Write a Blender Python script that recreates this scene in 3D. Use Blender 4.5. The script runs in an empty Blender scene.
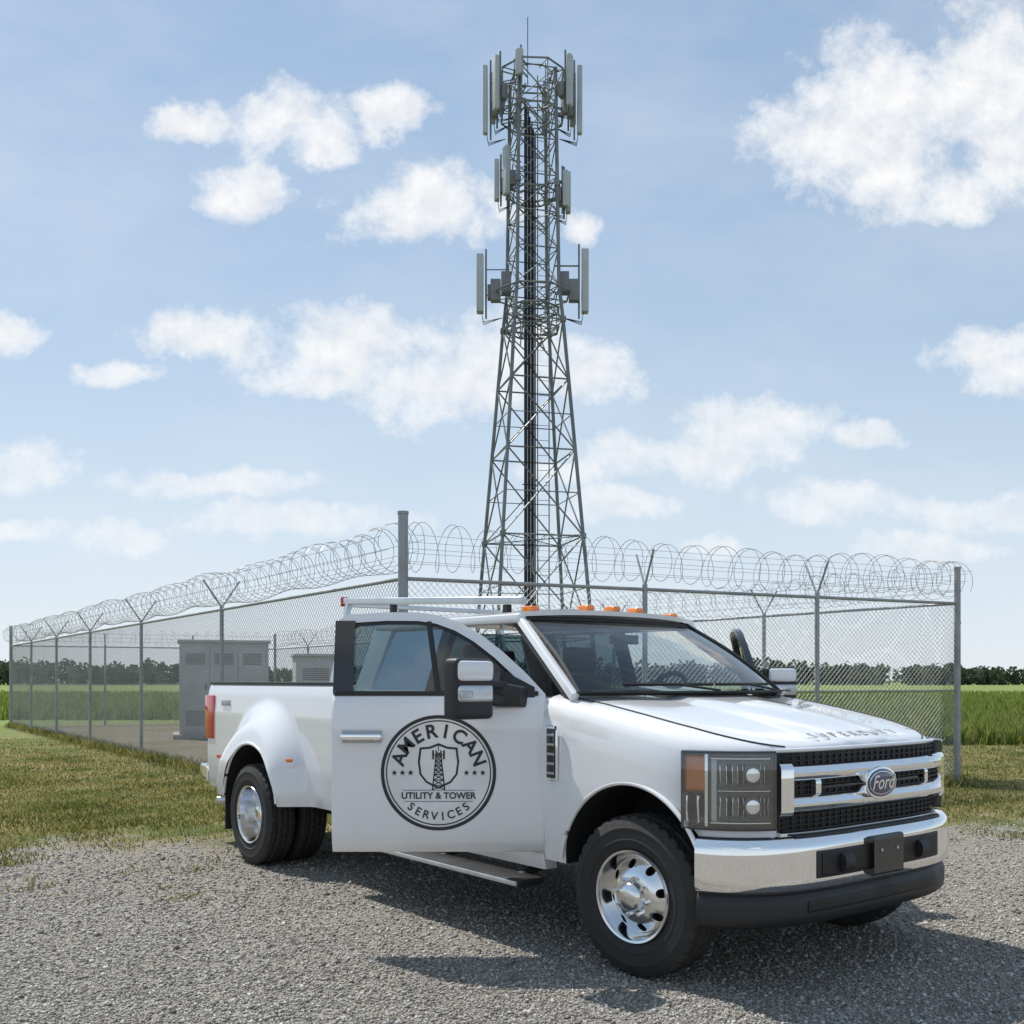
import bpy, bmesh, math, random
import numpy as np
from mathutils import Vector, Matrix
random.seed(7); rng=np.random.default_rng(7)
S=bpy.context.scene
S.view_settings.view_transform='Standard'; S.view_settings.look='None'; S.view_settings.exposure=0
COL=S.collection
rad=math.radians

# ------------------------------------------------------------ materials
def newmat(name):
    m=bpy.data.materials.new(name); m.use_nodes=True
    nt=m.node_tree; b=nt.nodes['Principled BSDF']
    return m,nt,b
def N(nt,t,**kw):
    n=nt.nodes.new(t)
    for k,v in kw.items(): setattr(n,k,v)
    return n
def setin(n,d):
    for k,v in d.items(): n.inputs[k].default_value=v
def ramp(nt,fac,stops,interp='LINEAR'):
    r=N(nt,'ShaderNodeValToRGB'); r.color_ramp.interpolation=interp
    e=r.color_ramp.elements
    while len(e)<len(stops): e.new(0.5)
    for i,(p,c) in enumerate(stops):
        e[i].position=p; e[i].color=(c[0],c[1],c[2],1) if isinstance(c,(tuple,list)) else (c,c,c,1)
    nt.links.new(fac,r.inputs[0]); return r.outputs[0]
def noise(nt,vec,scale,detail=4,rough=.55,dist=0):
    n=N(nt,'ShaderNodeTexNoise'); setin(n,{'Scale':scale,'Detail':detail,'Roughness':rough,'Distortion':dist})
    if vec is not None: nt.links.new(vec,n.inputs['Vector'])
    return n.outputs[0]
def mth(nt,op,a,b=None,c=None,clamp=False):
    n=N(nt,'ShaderNodeMath',operation=op); n.use_clamp=clamp
    for i,v in enumerate((a,b,c)):
        if v is None: continue
        if isinstance(v,(int,float)): n.inputs[i].default_value=v
        else: nt.links.new(v,n.inputs[i])
    return n.outputs[0]
def mixc(nt,f,a,b,mode='MIX'):
    n=N(nt,'ShaderNodeMix',data_type='RGBA',blend_type=mode)
    for idx,v in ((0,f),(6,a),(7,b)):
        if isinstance(v,(int,float)): n.inputs[idx].default_value=v
        elif isinstance(v,(tuple,list)): n.inputs[idx].default_value=(v[0],v[1],v[2],1)
        else: nt.links.new(v,n.inputs[idx])
    return n.outputs[2]
def simple(name,col,rough=.5,metal=0,coat=0,var=.12,nscale=6,spec=.5,bump=0,bscale=60):
    m,nt,b=newmat(name)
    tc=N(nt,'ShaderNodeTexCoord').outputs['Object']
    n=noise(nt,tc,nscale,3)
    c2=tuple(x*(1-var) for x in col); c3=tuple(min(1,x*(1+var*.5)) for x in col)
    nt.links.new(ramp(nt,n,[(.3,c2),(.7,c3)]),b.inputs['Base Color'])
    nt.links.new(ramp(nt,n,[(.3,max(0,rough*.85)),(.7,min(1,rough*1.15))]),b.inputs['Roughness'])
    setin(b,{'Metallic':metal,'Coat Weight':coat,'Coat Roughness':.04,'Specular IOR Level':spec})
    if bump:
        bp=N(nt,'ShaderNodeBump'); setin(bp,{'Strength':bump,'Distance':.01})
        nt.links.new(noise(nt,tc,bscale,4),bp.inputs['Height']); nt.links.new(bp.outputs[0],b.inputs['Normal'])
    return m
M={}
def paint_mat():
    m,nt,b=newmat('white_paint')
    g=N(nt,'ShaderNodeNewGeometry'); tc=N(nt,'ShaderNodeTexCoord').outputs['Object']
    sp=N(nt,'ShaderNodeSeparateXYZ'); nt.links.new(g.outputs['Position'],sp.inputs[0])
    dust=mth(nt,'MULTIPLY',ramp(nt,sp.outputs[2],[(.35,1.0),(.90,0.0)]),ramp(nt,noise(nt,tc,5,5),[(.3,.10),(.75,.5)]))
    col=mixc(nt,dust,(.80,.805,.815),(.58,.53,.46))
    nt.links.new(col,b.inputs['Base Color'])
    nt.links.new(ramp(nt,dust,[(0,.12),(.5,.45)]),b.inputs['Roughness'])
    setin(b,{'Coat Weight':1.,'Coat Roughness':.008,'Coat IOR':1.6})
    return m
M['paint']=paint_mat()
M['chrome']=simple('chrome',(.90,.91,.92),.04,1,var=.02)
M['alu']=simple('polished_aluminium',(.78,.79,.80),.15,1,var=.1)
M['black']=simple('black_plastic',(.018,.018,.02),.5)
M['gloss']=simple('gloss_black',(.01,.01,.012),.12,coat=.5)
M['void']=simple('wheel_well_liner',(.012,.012,.012),.9)
M['rubber']=simple('tyre_rubber',(.027,.026,.025),.75,var=.35,nscale=9,bump=.15)
M['seat']=simple('seat_fabric',(.10,.10,.105),.85)
M['dash']=simple('dashboard',(.035,.035,.04),.7)
M['silver']=simple('silver_rack',(.62,.64,.66),.3,.7)
M['seam']=simple('panel_gap',(.05,.05,.05),.8)
M['decal']=simple('decal_ink',(.02,.022,.024),.5)
M['decalw']=simple('decal_ground',(.80,.80,.79),.35)
M['amber']=simple('amber_lens',(.85,.22,.01),.12,coat=1)
M['red']=simple('red_lens',(.55,.01,.012),.15,coat=1)
M['blue']=simple('badge_blue',(.01,.025,.10),.15,coat=1)
M['emboss']=simple('embossed_letters',(.42,.43,.45),.35)
M['galv']=simple('galvanised_steel',(.33,.345,.35),.45,.4,var=.25,nscale=4)
M['towersteel']=simple('tower_steel',(.20,.225,.22),.5,.25,var=.35,nscale=2)
M['cable']=simple('cable_black',(.03,.032,.035),.6)
M['antenna']=simple('antenna_radome',(.46,.49,.48),.45,var=.12,nscale=2)
M['cabinet']=simple('cabinet_paint',(.48,.49,.48),.5,var=.15,nscale=1.2)
M['cabdark']=simple('cabinet_dark',(.20,.205,.21),.5)
M['lampdark']=simple('lamp_dark',(.05,.052,.056),.3,coat=.5)
M['concrete']=simple('concrete',(.36,.35,.32),.9,var=.3,bump=.4)
M['wire']=simple('fence_wire',(.38,.40,.41),.4,.45,var=.2,nscale=1)
def glass(name,tint,refl=1.0):
    m=bpy.data.materials.new(name); m.use_nodes=True; nt=m.node_tree; nt.nodes.clear()
    o=N(nt,'ShaderNodeOutputMaterial'); t=N(nt,'ShaderNodeBsdfTransparent'); t.inputs[0].default_value=(*tint,1)
    g=N(nt,'ShaderNodeBsdfGlossy'); setin(g,{'Roughness':.01}); g.inputs[0].default_value=(1,1,1,1)
    f=N(nt,'ShaderNodeFresnel'); f.inputs[0].default_value=1.52
    fm=mth(nt,'MULTIPLY',f.outputs[0],1.5*refl,clamp=True)
    x=N(nt,'ShaderNodeMixShader'); nt.links.new(fm,x.inputs[0]); nt.links.new(t.outputs[0],x.inputs[1]); nt.links.new(g.outputs[0],x.inputs[2])
    nt.links.new(x.outputs[0],o.inputs[0]); return m
M['wind']=glass('windshield_glass',(.56,.64,.62),.8); M['tint']=glass('tinted_glass',(.15,.22,.24),1.0); M['clear']=glass('lamp_lens',(.95,.97,.98),1.2)
def reflector():
    m,nt,b=newmat('lamp_reflector'); tc=N(nt,'ShaderNodeTexCoord').outputs['Object']
    w=N(nt,'ShaderNodeTexWave'); setin(w,{'Scale':9.,'Distortion':.8}); w.bands_direction='Y'; nt.links.new(tc,w.inputs[0])
    bp=N(nt,'ShaderNodeBump'); setin(bp,{'Strength':1.,'Distance':.04}); nt.links.new(w.outputs[1],bp.inputs['Height']); nt.links.new(bp.outputs[0],b.inputs['Normal'])
    setin(b,{'Base Color':(.80,.83,.86,1),'Metallic':1.,'Roughness':.08}); return m
M['refl']=reflector()
M['gmesh']=simple('grille_mesh',(.006,.006,.007),.5)

# ------------------------------------------------------------ mesh helpers
def finish(me,name,mat,parent,smooth,ang):
    if mat is not None:
        for mm in (mat if isinstance(mat,(list,tuple)) else [mat]): me.materials.append(mm)
    if smooth:
        me.polygons.foreach_set('use_smooth',[True]*len(me.polygons))
        me.set_sharp_from_angle(angle=rad(ang))
    o=bpy.data.objects.new(name,me); COL.objects.link(o)
    if parent: o.parent=parent
    return o
def mk(name,V,F,mat,parent=None,smooth=False,ang=35,recalc=True,bevel=0,bseg=2):
    bm=bmesh.new(); vs=[bm.verts.new(v) for v in V]
    for f in F:
        try: bm.faces.new([vs[i] for i in f])
        except Exception: pass
    if recalc: bmesh.ops.recalc_face_normals(bm,faces=bm.faces)
    if bevel:
        es=[e for e in bm.edges if len(e.link_faces)==2 and e.calc_face_angle(0)>rad(40)]
        bmesh.ops.bevel(bm,geom=es,offset=bevel,segments=bseg,affect='EDGES',profile=.6)
    me=bpy.data.meshes.new(name); bm.to_mesh(me); bm.free()
    return finish(me,name,mat,parent,smooth or bevel>0,ang)
def box(name,x0,x1,y0,y1,z0,z1,mat,parent=None,bevel=.01,bseg=2):
    V=[(x,y,z) for x in (x0,x1) for y in (y0,y1) for z in (z0,z1)]
    F=[(0,1,3,2),(4,6,7,5),(0,4,5,1),(2,3,7,6),(0,2,6,4),(1,5,7,3)]
    return mk(name,V,F,mat,parent,bevel=bevel,bseg=bseg)
def fast(name,V,F,mat,parent=None,smooth=False,attr=None):
    V=np.asarray(V,dtype=np.float32); F=np.asarray(F,dtype=np.int32); k=F.shape[1]
    me=bpy.data.meshes.new(name); me.vertices.add(len(V)); me.vertices.foreach_set('co',V.ravel())
    me.loops.add(F.size); me.loops.foreach_set('vertex_index',F.ravel())
    me.polygons.add(len(F)); me.polygons.foreach_set('loop_start',np.arange(0,F.size,k,dtype=np.int32))
    if attr is not None:
        a=me.attributes.new('rnd','FLOAT','POINT'); a.data.foreach_set('value',np.asarray(attr,dtype=np.float32))
    me.update(calc_edges=True); me.validate()
    if mat: me.materials.append(mat)
    if smooth: me.polygons.foreach_set('use_smooth',[True]*len(me.polygons))
    o=bpy.data.objects.new(name,me); COL.objects.link(o)
    if parent: o.parent=parent
    return o
class Buf:
    def __init__(s): s.V=[]; s.F=[]
    def tube(s,pts,r,n=6,cap=True,closed=False):
        pts=[Vector(p) for p in pts]; b=len(s.V); m=len(pts)
        for i,p in enumerate(pts):
            a=pts[max(0,i-1)]; c=pts[min(m-1,i+1)]; t=(c-a)
            if t.length<1e-9: t=Vector((0,0,1))
            t.normalize(); up=Vector((0,0,1)) if abs(t.z)<.9 else Vector((1,0,0))
            u=t.cross(up).normalized(); w=u.cross(t)
            for k in range(n):
                an=2*math.pi*k/n+.4; s.V.append(tuple(p+u*(r*math.cos(an))+w*(r*math.sin(an))))
        for i in range(m-1):
            for k in range(n):
                k2=(k+1)%n; s.F.append((b+i*n+k,b+i*n+k2,b+(i+1)*n+k2,b+(i+1)*n+k))
        if cap and n>=3:
            s.F.append(tuple(b+k for k in range(n))); s.F.append(tuple(b+(m-1)*n+k for k in range(n)))
    def box(s,c,sx,sy,sz,rz=0):
        b=len(s.V); ca,sa=math.cos(rz),math.sin(rz)
        for x in (-sx/2,sx/2):
            for y in (-sy/2,sy/2):
                for z in (-sz/2,sz/2): s.V.append((c[0]+x*ca-y*sa,c[1]+x*sa+y*ca,c[2]+z))
        for f in [(0,1,3,2),(4,6,7,5),(0,4,5,1),(2,3,7,6),(0,2,6,4),(1,5,7,3)]: s.F.append(tuple(b+i for i in f))
    def make(s,name,mat,parent=None,smooth=True,bevel=0): return mk(name,s.V,s.F,mat,parent,smooth=smooth,ang=50,bevel=bevel)
def empty(name,loc=(0,0,0),rz=0,parent=None):
    o=bpy.data.objects.new(name,None); COL.objects.link(o); o.location=loc; o.rotation_euler=(0,0,rz); o.empty_display_size=.2
    if parent: o.parent=parent
    return o
def apply_mods(o):
    dg=bpy.context.evaluated_depsgraph_get(); dg.update()
    me=bpy.data.meshes.new_from_object(o.evaluated_get(dg)); o.modifiers.clear(); o.data=me; return o
def boolean(o,cutters,ang=35):
    for c in cutters:
        m=o.modifiers.new('b','BOOLEAN'); m.operation='DIFFERENCE'; m.solver='EXACT'; m.object=c
        try: m.material_mode='TRANSFER'
        except Exception: pass
    apply_mods(o)
    for c in cutters: bpy.data.objects.remove(c,do_unlink=True)
    me=o.data; me.polygons.foreach_set('use_smooth',[True]*len(me.polygons)); me.set_sharp_from_angle(angle=rad(ang))
def cyl(name,c,axis,r,l,mat,parent=None,n=48,bevel=0,r2=None):
    a=Vector(axis).normalized(); up=Vector((0,0,1)) if abs(a.z)<.9 else Vector((1,0,0)); u=a.cross(up).normalized(); w=u.cross(a); c=Vector(c)
    V=[]; r2=r if r2 is None else r2
    for s,rr in ((-.5,r),(.5,r2)):
        for k in range(n):
            t=2*math.pi*k/n; V.append(tuple(c+a*(l*s)+u*(rr*math.cos(t))+w*(rr*math.sin(t))))
    F=[(k,(k+1)%n,n+(k+1)%n,n+k) for k in range(n)]+[tuple(range(n)),tuple(range(n,2*n))]
    return mk(name,V,F,mat,parent,smooth=True,bevel=bevel)
def grid(name,P,mat,parent=None,thick=0,ang=35,smooth=True):
    R=len(P); C=len(P[0]); V=[tuple(p) for r in P for p in r]
    F=[(i*C+j,i*C+j+1,(i+1)*C+j+1,(i+1)*C+j) for i in range(R-1) for j in range(C-1)]
    o=mk(name,V,F,mat,parent,smooth=smooth,ang=ang)
    if thick:
        m=o.modifiers.new('s','SOLIDIFY'); m.thickness=abs(thick); m.offset=1 if thick>0 else -1
        apply_mods(o); me=o.data; me.polygons.foreach_set('use_smooth',[True]*len(me.polygons)); me.set_sharp_from_angle(angle=rad(ang))
    return o
def solidgrid(name,P,Q,mat,parent=None,ang=35):
    R=len(P); C=len(P[0]); V=[tuple(p) for r in P for p in r]+[tuple(p) for r in Q for p in r]; o=R*C; F=[]
    for i in range(R-1):
        for j in range(C-1):
            a=i*C+j; F.append((a,a+1,a+C+1,a+C)); F.append((o+a,o+a+C,o+a+C+1,o+a+1))
    for i in range(R-1):
        for j in (0,C-1):
            a=i*C+j; F.append((a,a+C,o+a+C,o+a))
    for j in range(C-1):
        for i in (0,R-1):
            a=i*C+j; F.append((a,a+1,o+a+1,o+a))
    return mk(name,V,F,mat,parent,smooth=True,ang=ang)
def lerp(a,b,t): return a+(b-a)*t
def interp(x,tab):
    xs=[p[0] for p in tab]; ys=[p[1] for p in tab]; return float(np.interp(x,xs,ys))
def sstep(a,b,x):
    t=max(0,min(1,(x-a)/(b-a))); return t*t*(3-2*t)
def text(s,size,loc,rot,mat,parent,extr=.001,bold=0,align='CENTER',shear=0):
    c=bpy.data.curves.new('lettering','FONT'); c.body=s; c.size=size; c.align_x=align; c.align_y='CENTER'; c.extrude=extr; c.offset=bold; c.shear=shear
    c.materials.append(mat); o=bpy.data.objects.new('lettering',c); COL.objects.link(o); o.location=loc; o.rotation_euler=rot; o.parent=parent; return o

# ------------------------------------------------------------ PICKUP TRUCK
truck=empty('pickup_truck',(1.368,5.766,0),rad(-52))
x0,xm,Y0,NN=-.2,.72,1.0,4.0
def wX(X):
    if X<=x0: return Y0
    return Y0*(max(0,1-((X-x0)/(xm-x0))**NN))**(1/NN)
_pl=[]
for i in range(801):
    a=math.pi/2*i/800
    _pl.append((x0+(xm-x0)*math.cos(a)**(2/NN),Y0*math.sin(a)**(2/NN)))
_s=[0]
for i in range(1,801): _s.append(_s[-1]+math.dist(_pl[i],_pl[i-1]))
_s=np.array(_s); _px=np.array([p[0] for p in _pl]); _py=np.array([p[1] for p in _pl])
def plan(s,off=0):
    sg=1 if s>=0 else -1; a=abs(s)
    x=np.interp(a,_s,_px); y=np.interp(a,_s,_py)
    e=.01; xa,xb=np.interp([max(0,a-e),a+e],_s,_px); ya,yb=np.interp([max(0,a-e),a+e],_s,_py)
    if a<e: xa=xb; ya=-yb
    tx,ty=xb-xa,yb-ya; L=math.hypot(tx,ty); nx,ny=ty/L,-tx/L
    return x+nx*off, sg*(y+ny*off)
def s_y(y): return float(np.interp(abs(y),_py,_s))*(1 if y>=0 else -1)
def s_x(X): return float(np.interp(-X,-_px,_s))
def fpatch(name,s0,s1,z0,z1,o0,o1,mat,bev=.006,n=None,zf=None,par=None):
    n=n or max(2,int(abs(s1-s0)/.03)); P=[];Q=[]
    zs=[z0,z0+bev,z0+2.5*bev] + [lerp(z0+2.5*bev,z1-2.5*bev,t) for t in (.33,.66)] + [z1-2.5*bev,z1-bev,z1]
    os=[o1-bev*1.6,o1-bev*.4,o1,o1,o1,o1,o1-bev*.4,o1-bev*1.6]
    for i in range(n+1):
        s=lerp(s0,s1,i/n); r=[];q=[]
        dz=zf(s) if zf else 0
        for z,oo in zip(zs,os):
            x,y=plan(s,oo); r.append((x,y,z+dz)); x,y=plan(s,o0); q.append((x,y,z+dz))
        P.append(r);Q.append(q)
    return solidgrid(name,P,Q,mat,par or truck,ang=40)

HX=-.69
ZT=[(-.72,1.445),(-.5,1.42),(-.3,1.395),(0,1.345),(.3,1.29),(.5,1.245),(.6,1.22),(.66,1.205),(.70,1.19),(.72,1.17)]
def zt(X): return interp(X,ZT)
stations=[HX,-.6,-.5,-.4,-.3,-.2,-.1,0,.1,.2,.3,.38,.44,.5,.55,.59,.62,.65,.67,.685,.695,.705,.712,.717,.7197]
prof=[(0,.02),(.15,.02),(.30,.017),(.36,.004),(.42,0),(.60,-.004),(.76,-.012),(.84,-.02),(.90,-.034),(.945,-.055),(.975,-.085),(.992,-.13)]
V=[];F=[];half=len(prof)+6
for X in stations:
    w=wX(X); z=zt(X)
    k=1-sstep(.45,.72,X)*.6
    pts=[(f*w,z+d*(k if d>0 else 1)) for f,d in prof]
    zz=z-.13
    pts+=[(1.0*w,lerp(zz,.5,.12)),(1.004*w,.96),(1.004*w,.88),(.995*w,.78),(.985*w,.66),(.96*w,.50)]
    full=[(X,-y,q) for y,q in reversed(pts)][:]+[(X,y,q) for y,q in pts[1:]]
    V+=full
C=2*half-1; R=len(stations)
for i in range(R-1):
    for j in range(C-1): F.append((i*C+j,i*C+j+1,(i+1)*C+j+1,(i+1)*C+j))
    F.append((i*C+C-1,i*C,(i+1)*C,(i+1)*C+C-1))
F.append(tuple(range(C))); F.append(tuple((R-1)*C+k for k in range(C)))
front=mk('front_body',V,F,M['paint'],truck,smooth=True,ang=28)
cut=[]
for sg in (-1,1):
    cut.append(cyl('c',(0.0,sg*.85,.46),(0,1,0),.515,.62,M['void'],truck,n=72))
boolean(front,cut,28)
for sg in (-1,1):
    b=Buf(); b.tube([(.52*math.cos(t),sg*.992,.46+.52*math.sin(t)) for t in np.linspace(rad(22),rad(172),50)],.013,8)
    b.make('fender_lip',M['paint'],truck)
    b=Buf(); b.tube([(X,sg*.865*wX(X),zt(X)-.0235) for X in np.linspace(-.66,.66,40)],.0045,5)
    b.make('hood_seam',M['seam'],truck)
    y=sg*1.006
    box('fender_vent',-.615,-.525,min(y,y+sg*.014),max(y,y+sg*.014),.95,1.25,M['chrome'],truck,bevel=.008)
    y2=y+sg*.0145
    box('fender_vent_insert',-.605,-.535,min(y2,y2+sg*.004),max(y2,y2+sg*.004),.965,1.235,M['gloss'],truck,bevel=.002)
    for k in range(5):
        z=.985+k*.052; box('vent_bar',-.60,-.54,min(y2,y2+sg*.008),max(y2,y2+sg*.008),z,z+.014,M['emboss'],truck,bevel=.003)

# front fascia
GW=.675
sg_=s_y(GW)
fpatch('grille_backing',-sg_,sg_,.775,1.165,-.02,.006,M['gmesh'])
for z in np.arange(.785,1.15,.0235):
    fpatch('grille_slat',-sg_+.02,sg_-.02,z,z+.007,0,.018,M['black'],bev=.002)
for yy in np.linspace(-.6,.6,25):
    s=s_y(yy); fpatch('grille_rib',s-.003,s+.003,.785,1.15,0,.013,M['black'],bev=.001,n=2)
fpatch('hood_lip',-sg_-.01,sg_+.01,1.156,1.176,-.01,.016,M['paint'],bev=.005)
fpatch('grille_bar',-sg_,sg_,1.018,1.096,0,.060,M['chrome'],bev=.018)
fpatch('grille_bar',-sg_,sg_,.872,.950,0,.060,M['chrome'],bev=.018)
fpatch('grille_bar_edge',-sg_,sg_,.764,.780,-.01,.03,M['chrome'],bev=.005)
fpatch('grille_bar_centre',-.42,.42,.978,.992,0,.03,M['gloss'],bev=.004)
for sg in (-1,1):
    a=sg*(s_y(GW)-.015); fpatch('grille_bracket',a-.032,a+.032,.860,1.108,0,.066,M['chrome'],bev=.012)
    a=sg*(s_y(.47)); fpatch('grille_bracket_inner',a-.018,a+.018,.95,1.03,0,.050,M['chrome'],bev=.006)
    h0=s_y(.705); h1=s_x(.36)
    lo,hi=(h0,h1) if sg>0 else (-h1,-h0)
    def sp_(a,b): return (min(sg*a,sg*b),max(sg*a,sg*b))
    fpatch('headlight_housing',lo,hi,.80,1.165,-.02,.006,M['black'],bev=.006)
    fpatch('headlight_bezel',*sp_(h0+.008,h1-.11),.808,1.158,-.005,.010,M['lampdark'],bev=.004)
    fpatch('headlight_reflector',*sp_(h0+.022,h1-.165),1.005,1.108,-.005,.018,M['refl'],bev=.006)
    fpatch('headlight_reflector',*sp_(h0+.022,h1-.165),.856,.960,-.005,.018,M['refl'],bev=.006)
    fpatch('turn_lamp',*sp_(h1-.10,h1-.010),.975,1.145,0,.024,M['amber'],bev=.006)
    fpatch('side_lamp',*sp_(h1-.10,h1-.010),.812,.965,0,.02,M['refl'],bev=.006)
    fpatch('lamp_post',*sp_(h1-.117,h1-.104),.808,1.158,0,.034,M['chrome'],bev=.003,n=2)
    fpatch('light_guide',*sp_(h0+.02,h1-.13),1.122,1.142,0,.034,M['chrome'],bev=.005)
    fpatch('light_guide',*sp_(h0+.02,h1-.13),.822,.842,0,.034,M['chrome'],bev=.005)
    fpatch('light_guide',*sp_(h1-.155,h1-.133),.84,1.125,0,.032,M['decalw'],bev=.005,n=2)
    fpatch('lamp_shelf',*sp_(h0+.02,h1-.16),.974,.990,0,.036,M['chrome'],bev=.004)
    for zc in (.908,1.056):
        s=sg*(h0+.10); x,y=plan(s,.016); x2,y2=plan(s,.05); d=Vector((x2-x,y2-y,0)).normalized()
        cyl('lamp_bowl',(x,y,zc),d,.036,.03,M['lampdark'],truck,n=32,bevel=.004,r2=.047)
        cyl('lamp_projector',(x+d.x*.015,y+d.y*.015,zc),d,.034,.010,M['chrome'],truck,n=28,bevel=.004)
    fpatch('headlight_lens',lo,hi,.80,1.165,.046,.052,M['clear'],bev=.003)
    fpatch('lens_edge_top',lo,hi,1.158,1.168,0,.050,M['lampdark'],bev=.002)
    fpatch('lens_edge_bottom',lo,hi,.797,.806,0,.050,M['lampdark'],bev=.002)
    for a,b_ in ((lo,lo+.008),(hi-.008,hi)):
        fpatch('headlight_edge',a,b_,.80,1.165,0,.051,M['lampdark'],bev=.003,n=2)
def ell(name,c,ry,rz,x0_,x1_,mat,n=48):
    V=[(x,c[0]+ry*math.cos(2*math.pi*k/n),c[1]+rz*math.sin(2*math.pi*k/n)) for x in (x0_,x1_) for k in range(n)]
    Fc=[(k,(k+1)%n,n+(k+1)%n,n+k) for k in range(n)]+[tuple(range(n)),tuple(range(n,2*n))]
    return mk(name,V,Fc,mat,truck,bevel=.004)
ell('badge_ring',(0,.985),.134,.082,.72,.793,M['chrome'])
ell('badge_face',(0,.985),.122,.070,.75,.797,M['blue'])
ell('badge_line',(0,.985),.112,.061,.75,.7975,M['chrome']); ell('badge_centre',(0,.985),.108,.057,.75,.7982,M['blue'])
text('Ford',.098,(.800,0,.985),(rad(90),0,rad(90)),M['chrome'],truck,extr=.001,bold=.001,shear=.35)
word='SUPERDUTY'
for i,ch in enumerate(word):
    y=-.35+.70*i/(len(word)-1); X=.632
    text(ch,.088,(X,y,zt(X)+.013),(rad(18),0,rad(90)),M['emboss'],truck,extr=.0015,bold=.0)
# bumper
bs=s_x(.43)
fpatch('front_bumper',-bs,bs,.50,.765,-.03,.085,M['chrome'],bev=.022)
fpatch('bumper_step_pad',-.62,.62,.750,.772,.0,.062,M['black'],bev=.004)
fpatch('bumper_intake',-.52,.52,.560,.70,.05,.089,M['black'],bev=.006)
fpatch('bumper_intake_recess',-.49,.49,.575,.685,.05,.0925,M['gmesh'],bev=.003)
fpatch('air_dam',-bs,bs,.34,.505,-.06,.062,M['black'],bev=.02)
fpatch('air_dam_slot',-.55,.55,.40,.46,.0,.066,M['gmesh'],bev=.004)
for sg in (-1,1):
    a=sg*.33; fpatch('tow_hook',a-.035,a+.035,.58,.67,.07,.125,M['black'],bev=.015)
fpatch('plate_bracket',-.13,.13,.535,.73,.085,.115,M['gloss'],bev=.006)
for dy in (-.07,.07):
    x,y=plan(dy,.118); cyl('bracket_bolt',(x,y,.66),(1,0,0),.008,.006,M['silver'],truck,n=12)

# cowl + windshield
def wsb(y): return -.50+.20*(1-(y/.88)**2)
def wst(y): return -1.17+.11*(1-(y/.74)**2)
P=[]
for i in range(13):
    t=i/12; r=[]
    for j in range(25):
        q=-1+2*j/24; yb=.88*q; yt=.725*q
        r.append((lerp(wsb(yb),wst(yt),t)+.035*math.sin(math.pi*t),lerp(yb,yt,t),lerp(1.425,1.875,t)+.01*math.sin(math.pi*t)))
    P.append(r)
grid('windshield',P,M['wind'],truck)
b=Buf(); b.tube([p for p in P[0]],.012,6); b.tube([P[i][0] for i in range(13)],.014,6); b.tube([P[i][-1] for i in range(13)],.014,6); b.tube(P[-1],.014,6)
b.make('windshield_seal',M['black'],truck)
P2=[0,0]
P2[0]=[(wsb(.88*q)-.02,.9*q,1.425) for q in np.linspace(-1,1,21)]
P2[1]=[(wsb(.88*q)+.07,.9*q,1.428) for q in np.linspace(-1,1,21)]
grid('cowl',P2,M['black'],truck,thick=.01)
for yb,ye in ((-.62,.02),(.05,.68)):
    pts=[]
    for t in np.linspace(0,1,10):
        y=lerp(yb,ye,t); tz=.07
        X=lerp(wsb(y),wst(y*.82),tz)+.035*math.sin(math.pi*tz); pts.append((X+.018,y,lerp(1.425,1.875,tz)+.018))
    b=Buf(); b.tube(pts,.009,6); b.tube([(wsb(ye)+.05,ye-.02,1.44),pts[5]],.007,6); b.make('wiper',M['black'],truck)
def bar(name,p0,p1,w,h,mat,side=(0,1,0),bev=.01,par=None):
    p0,p1=Vector(p0),Vector(p1); t=(p1-p0).normalized(); s=Vector(side); s=(s-t*s.dot(t)).normalized(); u=t.cross(s)
    V=[]
    for p in (p0,p1):
        for a,c in ((-1,-1),(1,-1),(1,1),(-1,1)): V.append(tuple(p+s*(a*w/2)+u*(c*h/2)))
    F=[(0,1,2,3),(4,5,6,7)]+[(k,(k+1)%4,4+(k+1)%4,4+k) for k in range(4)]
    return mk(name,V,F,mat,par or truck,bevel=bev,bseg=3)
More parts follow.
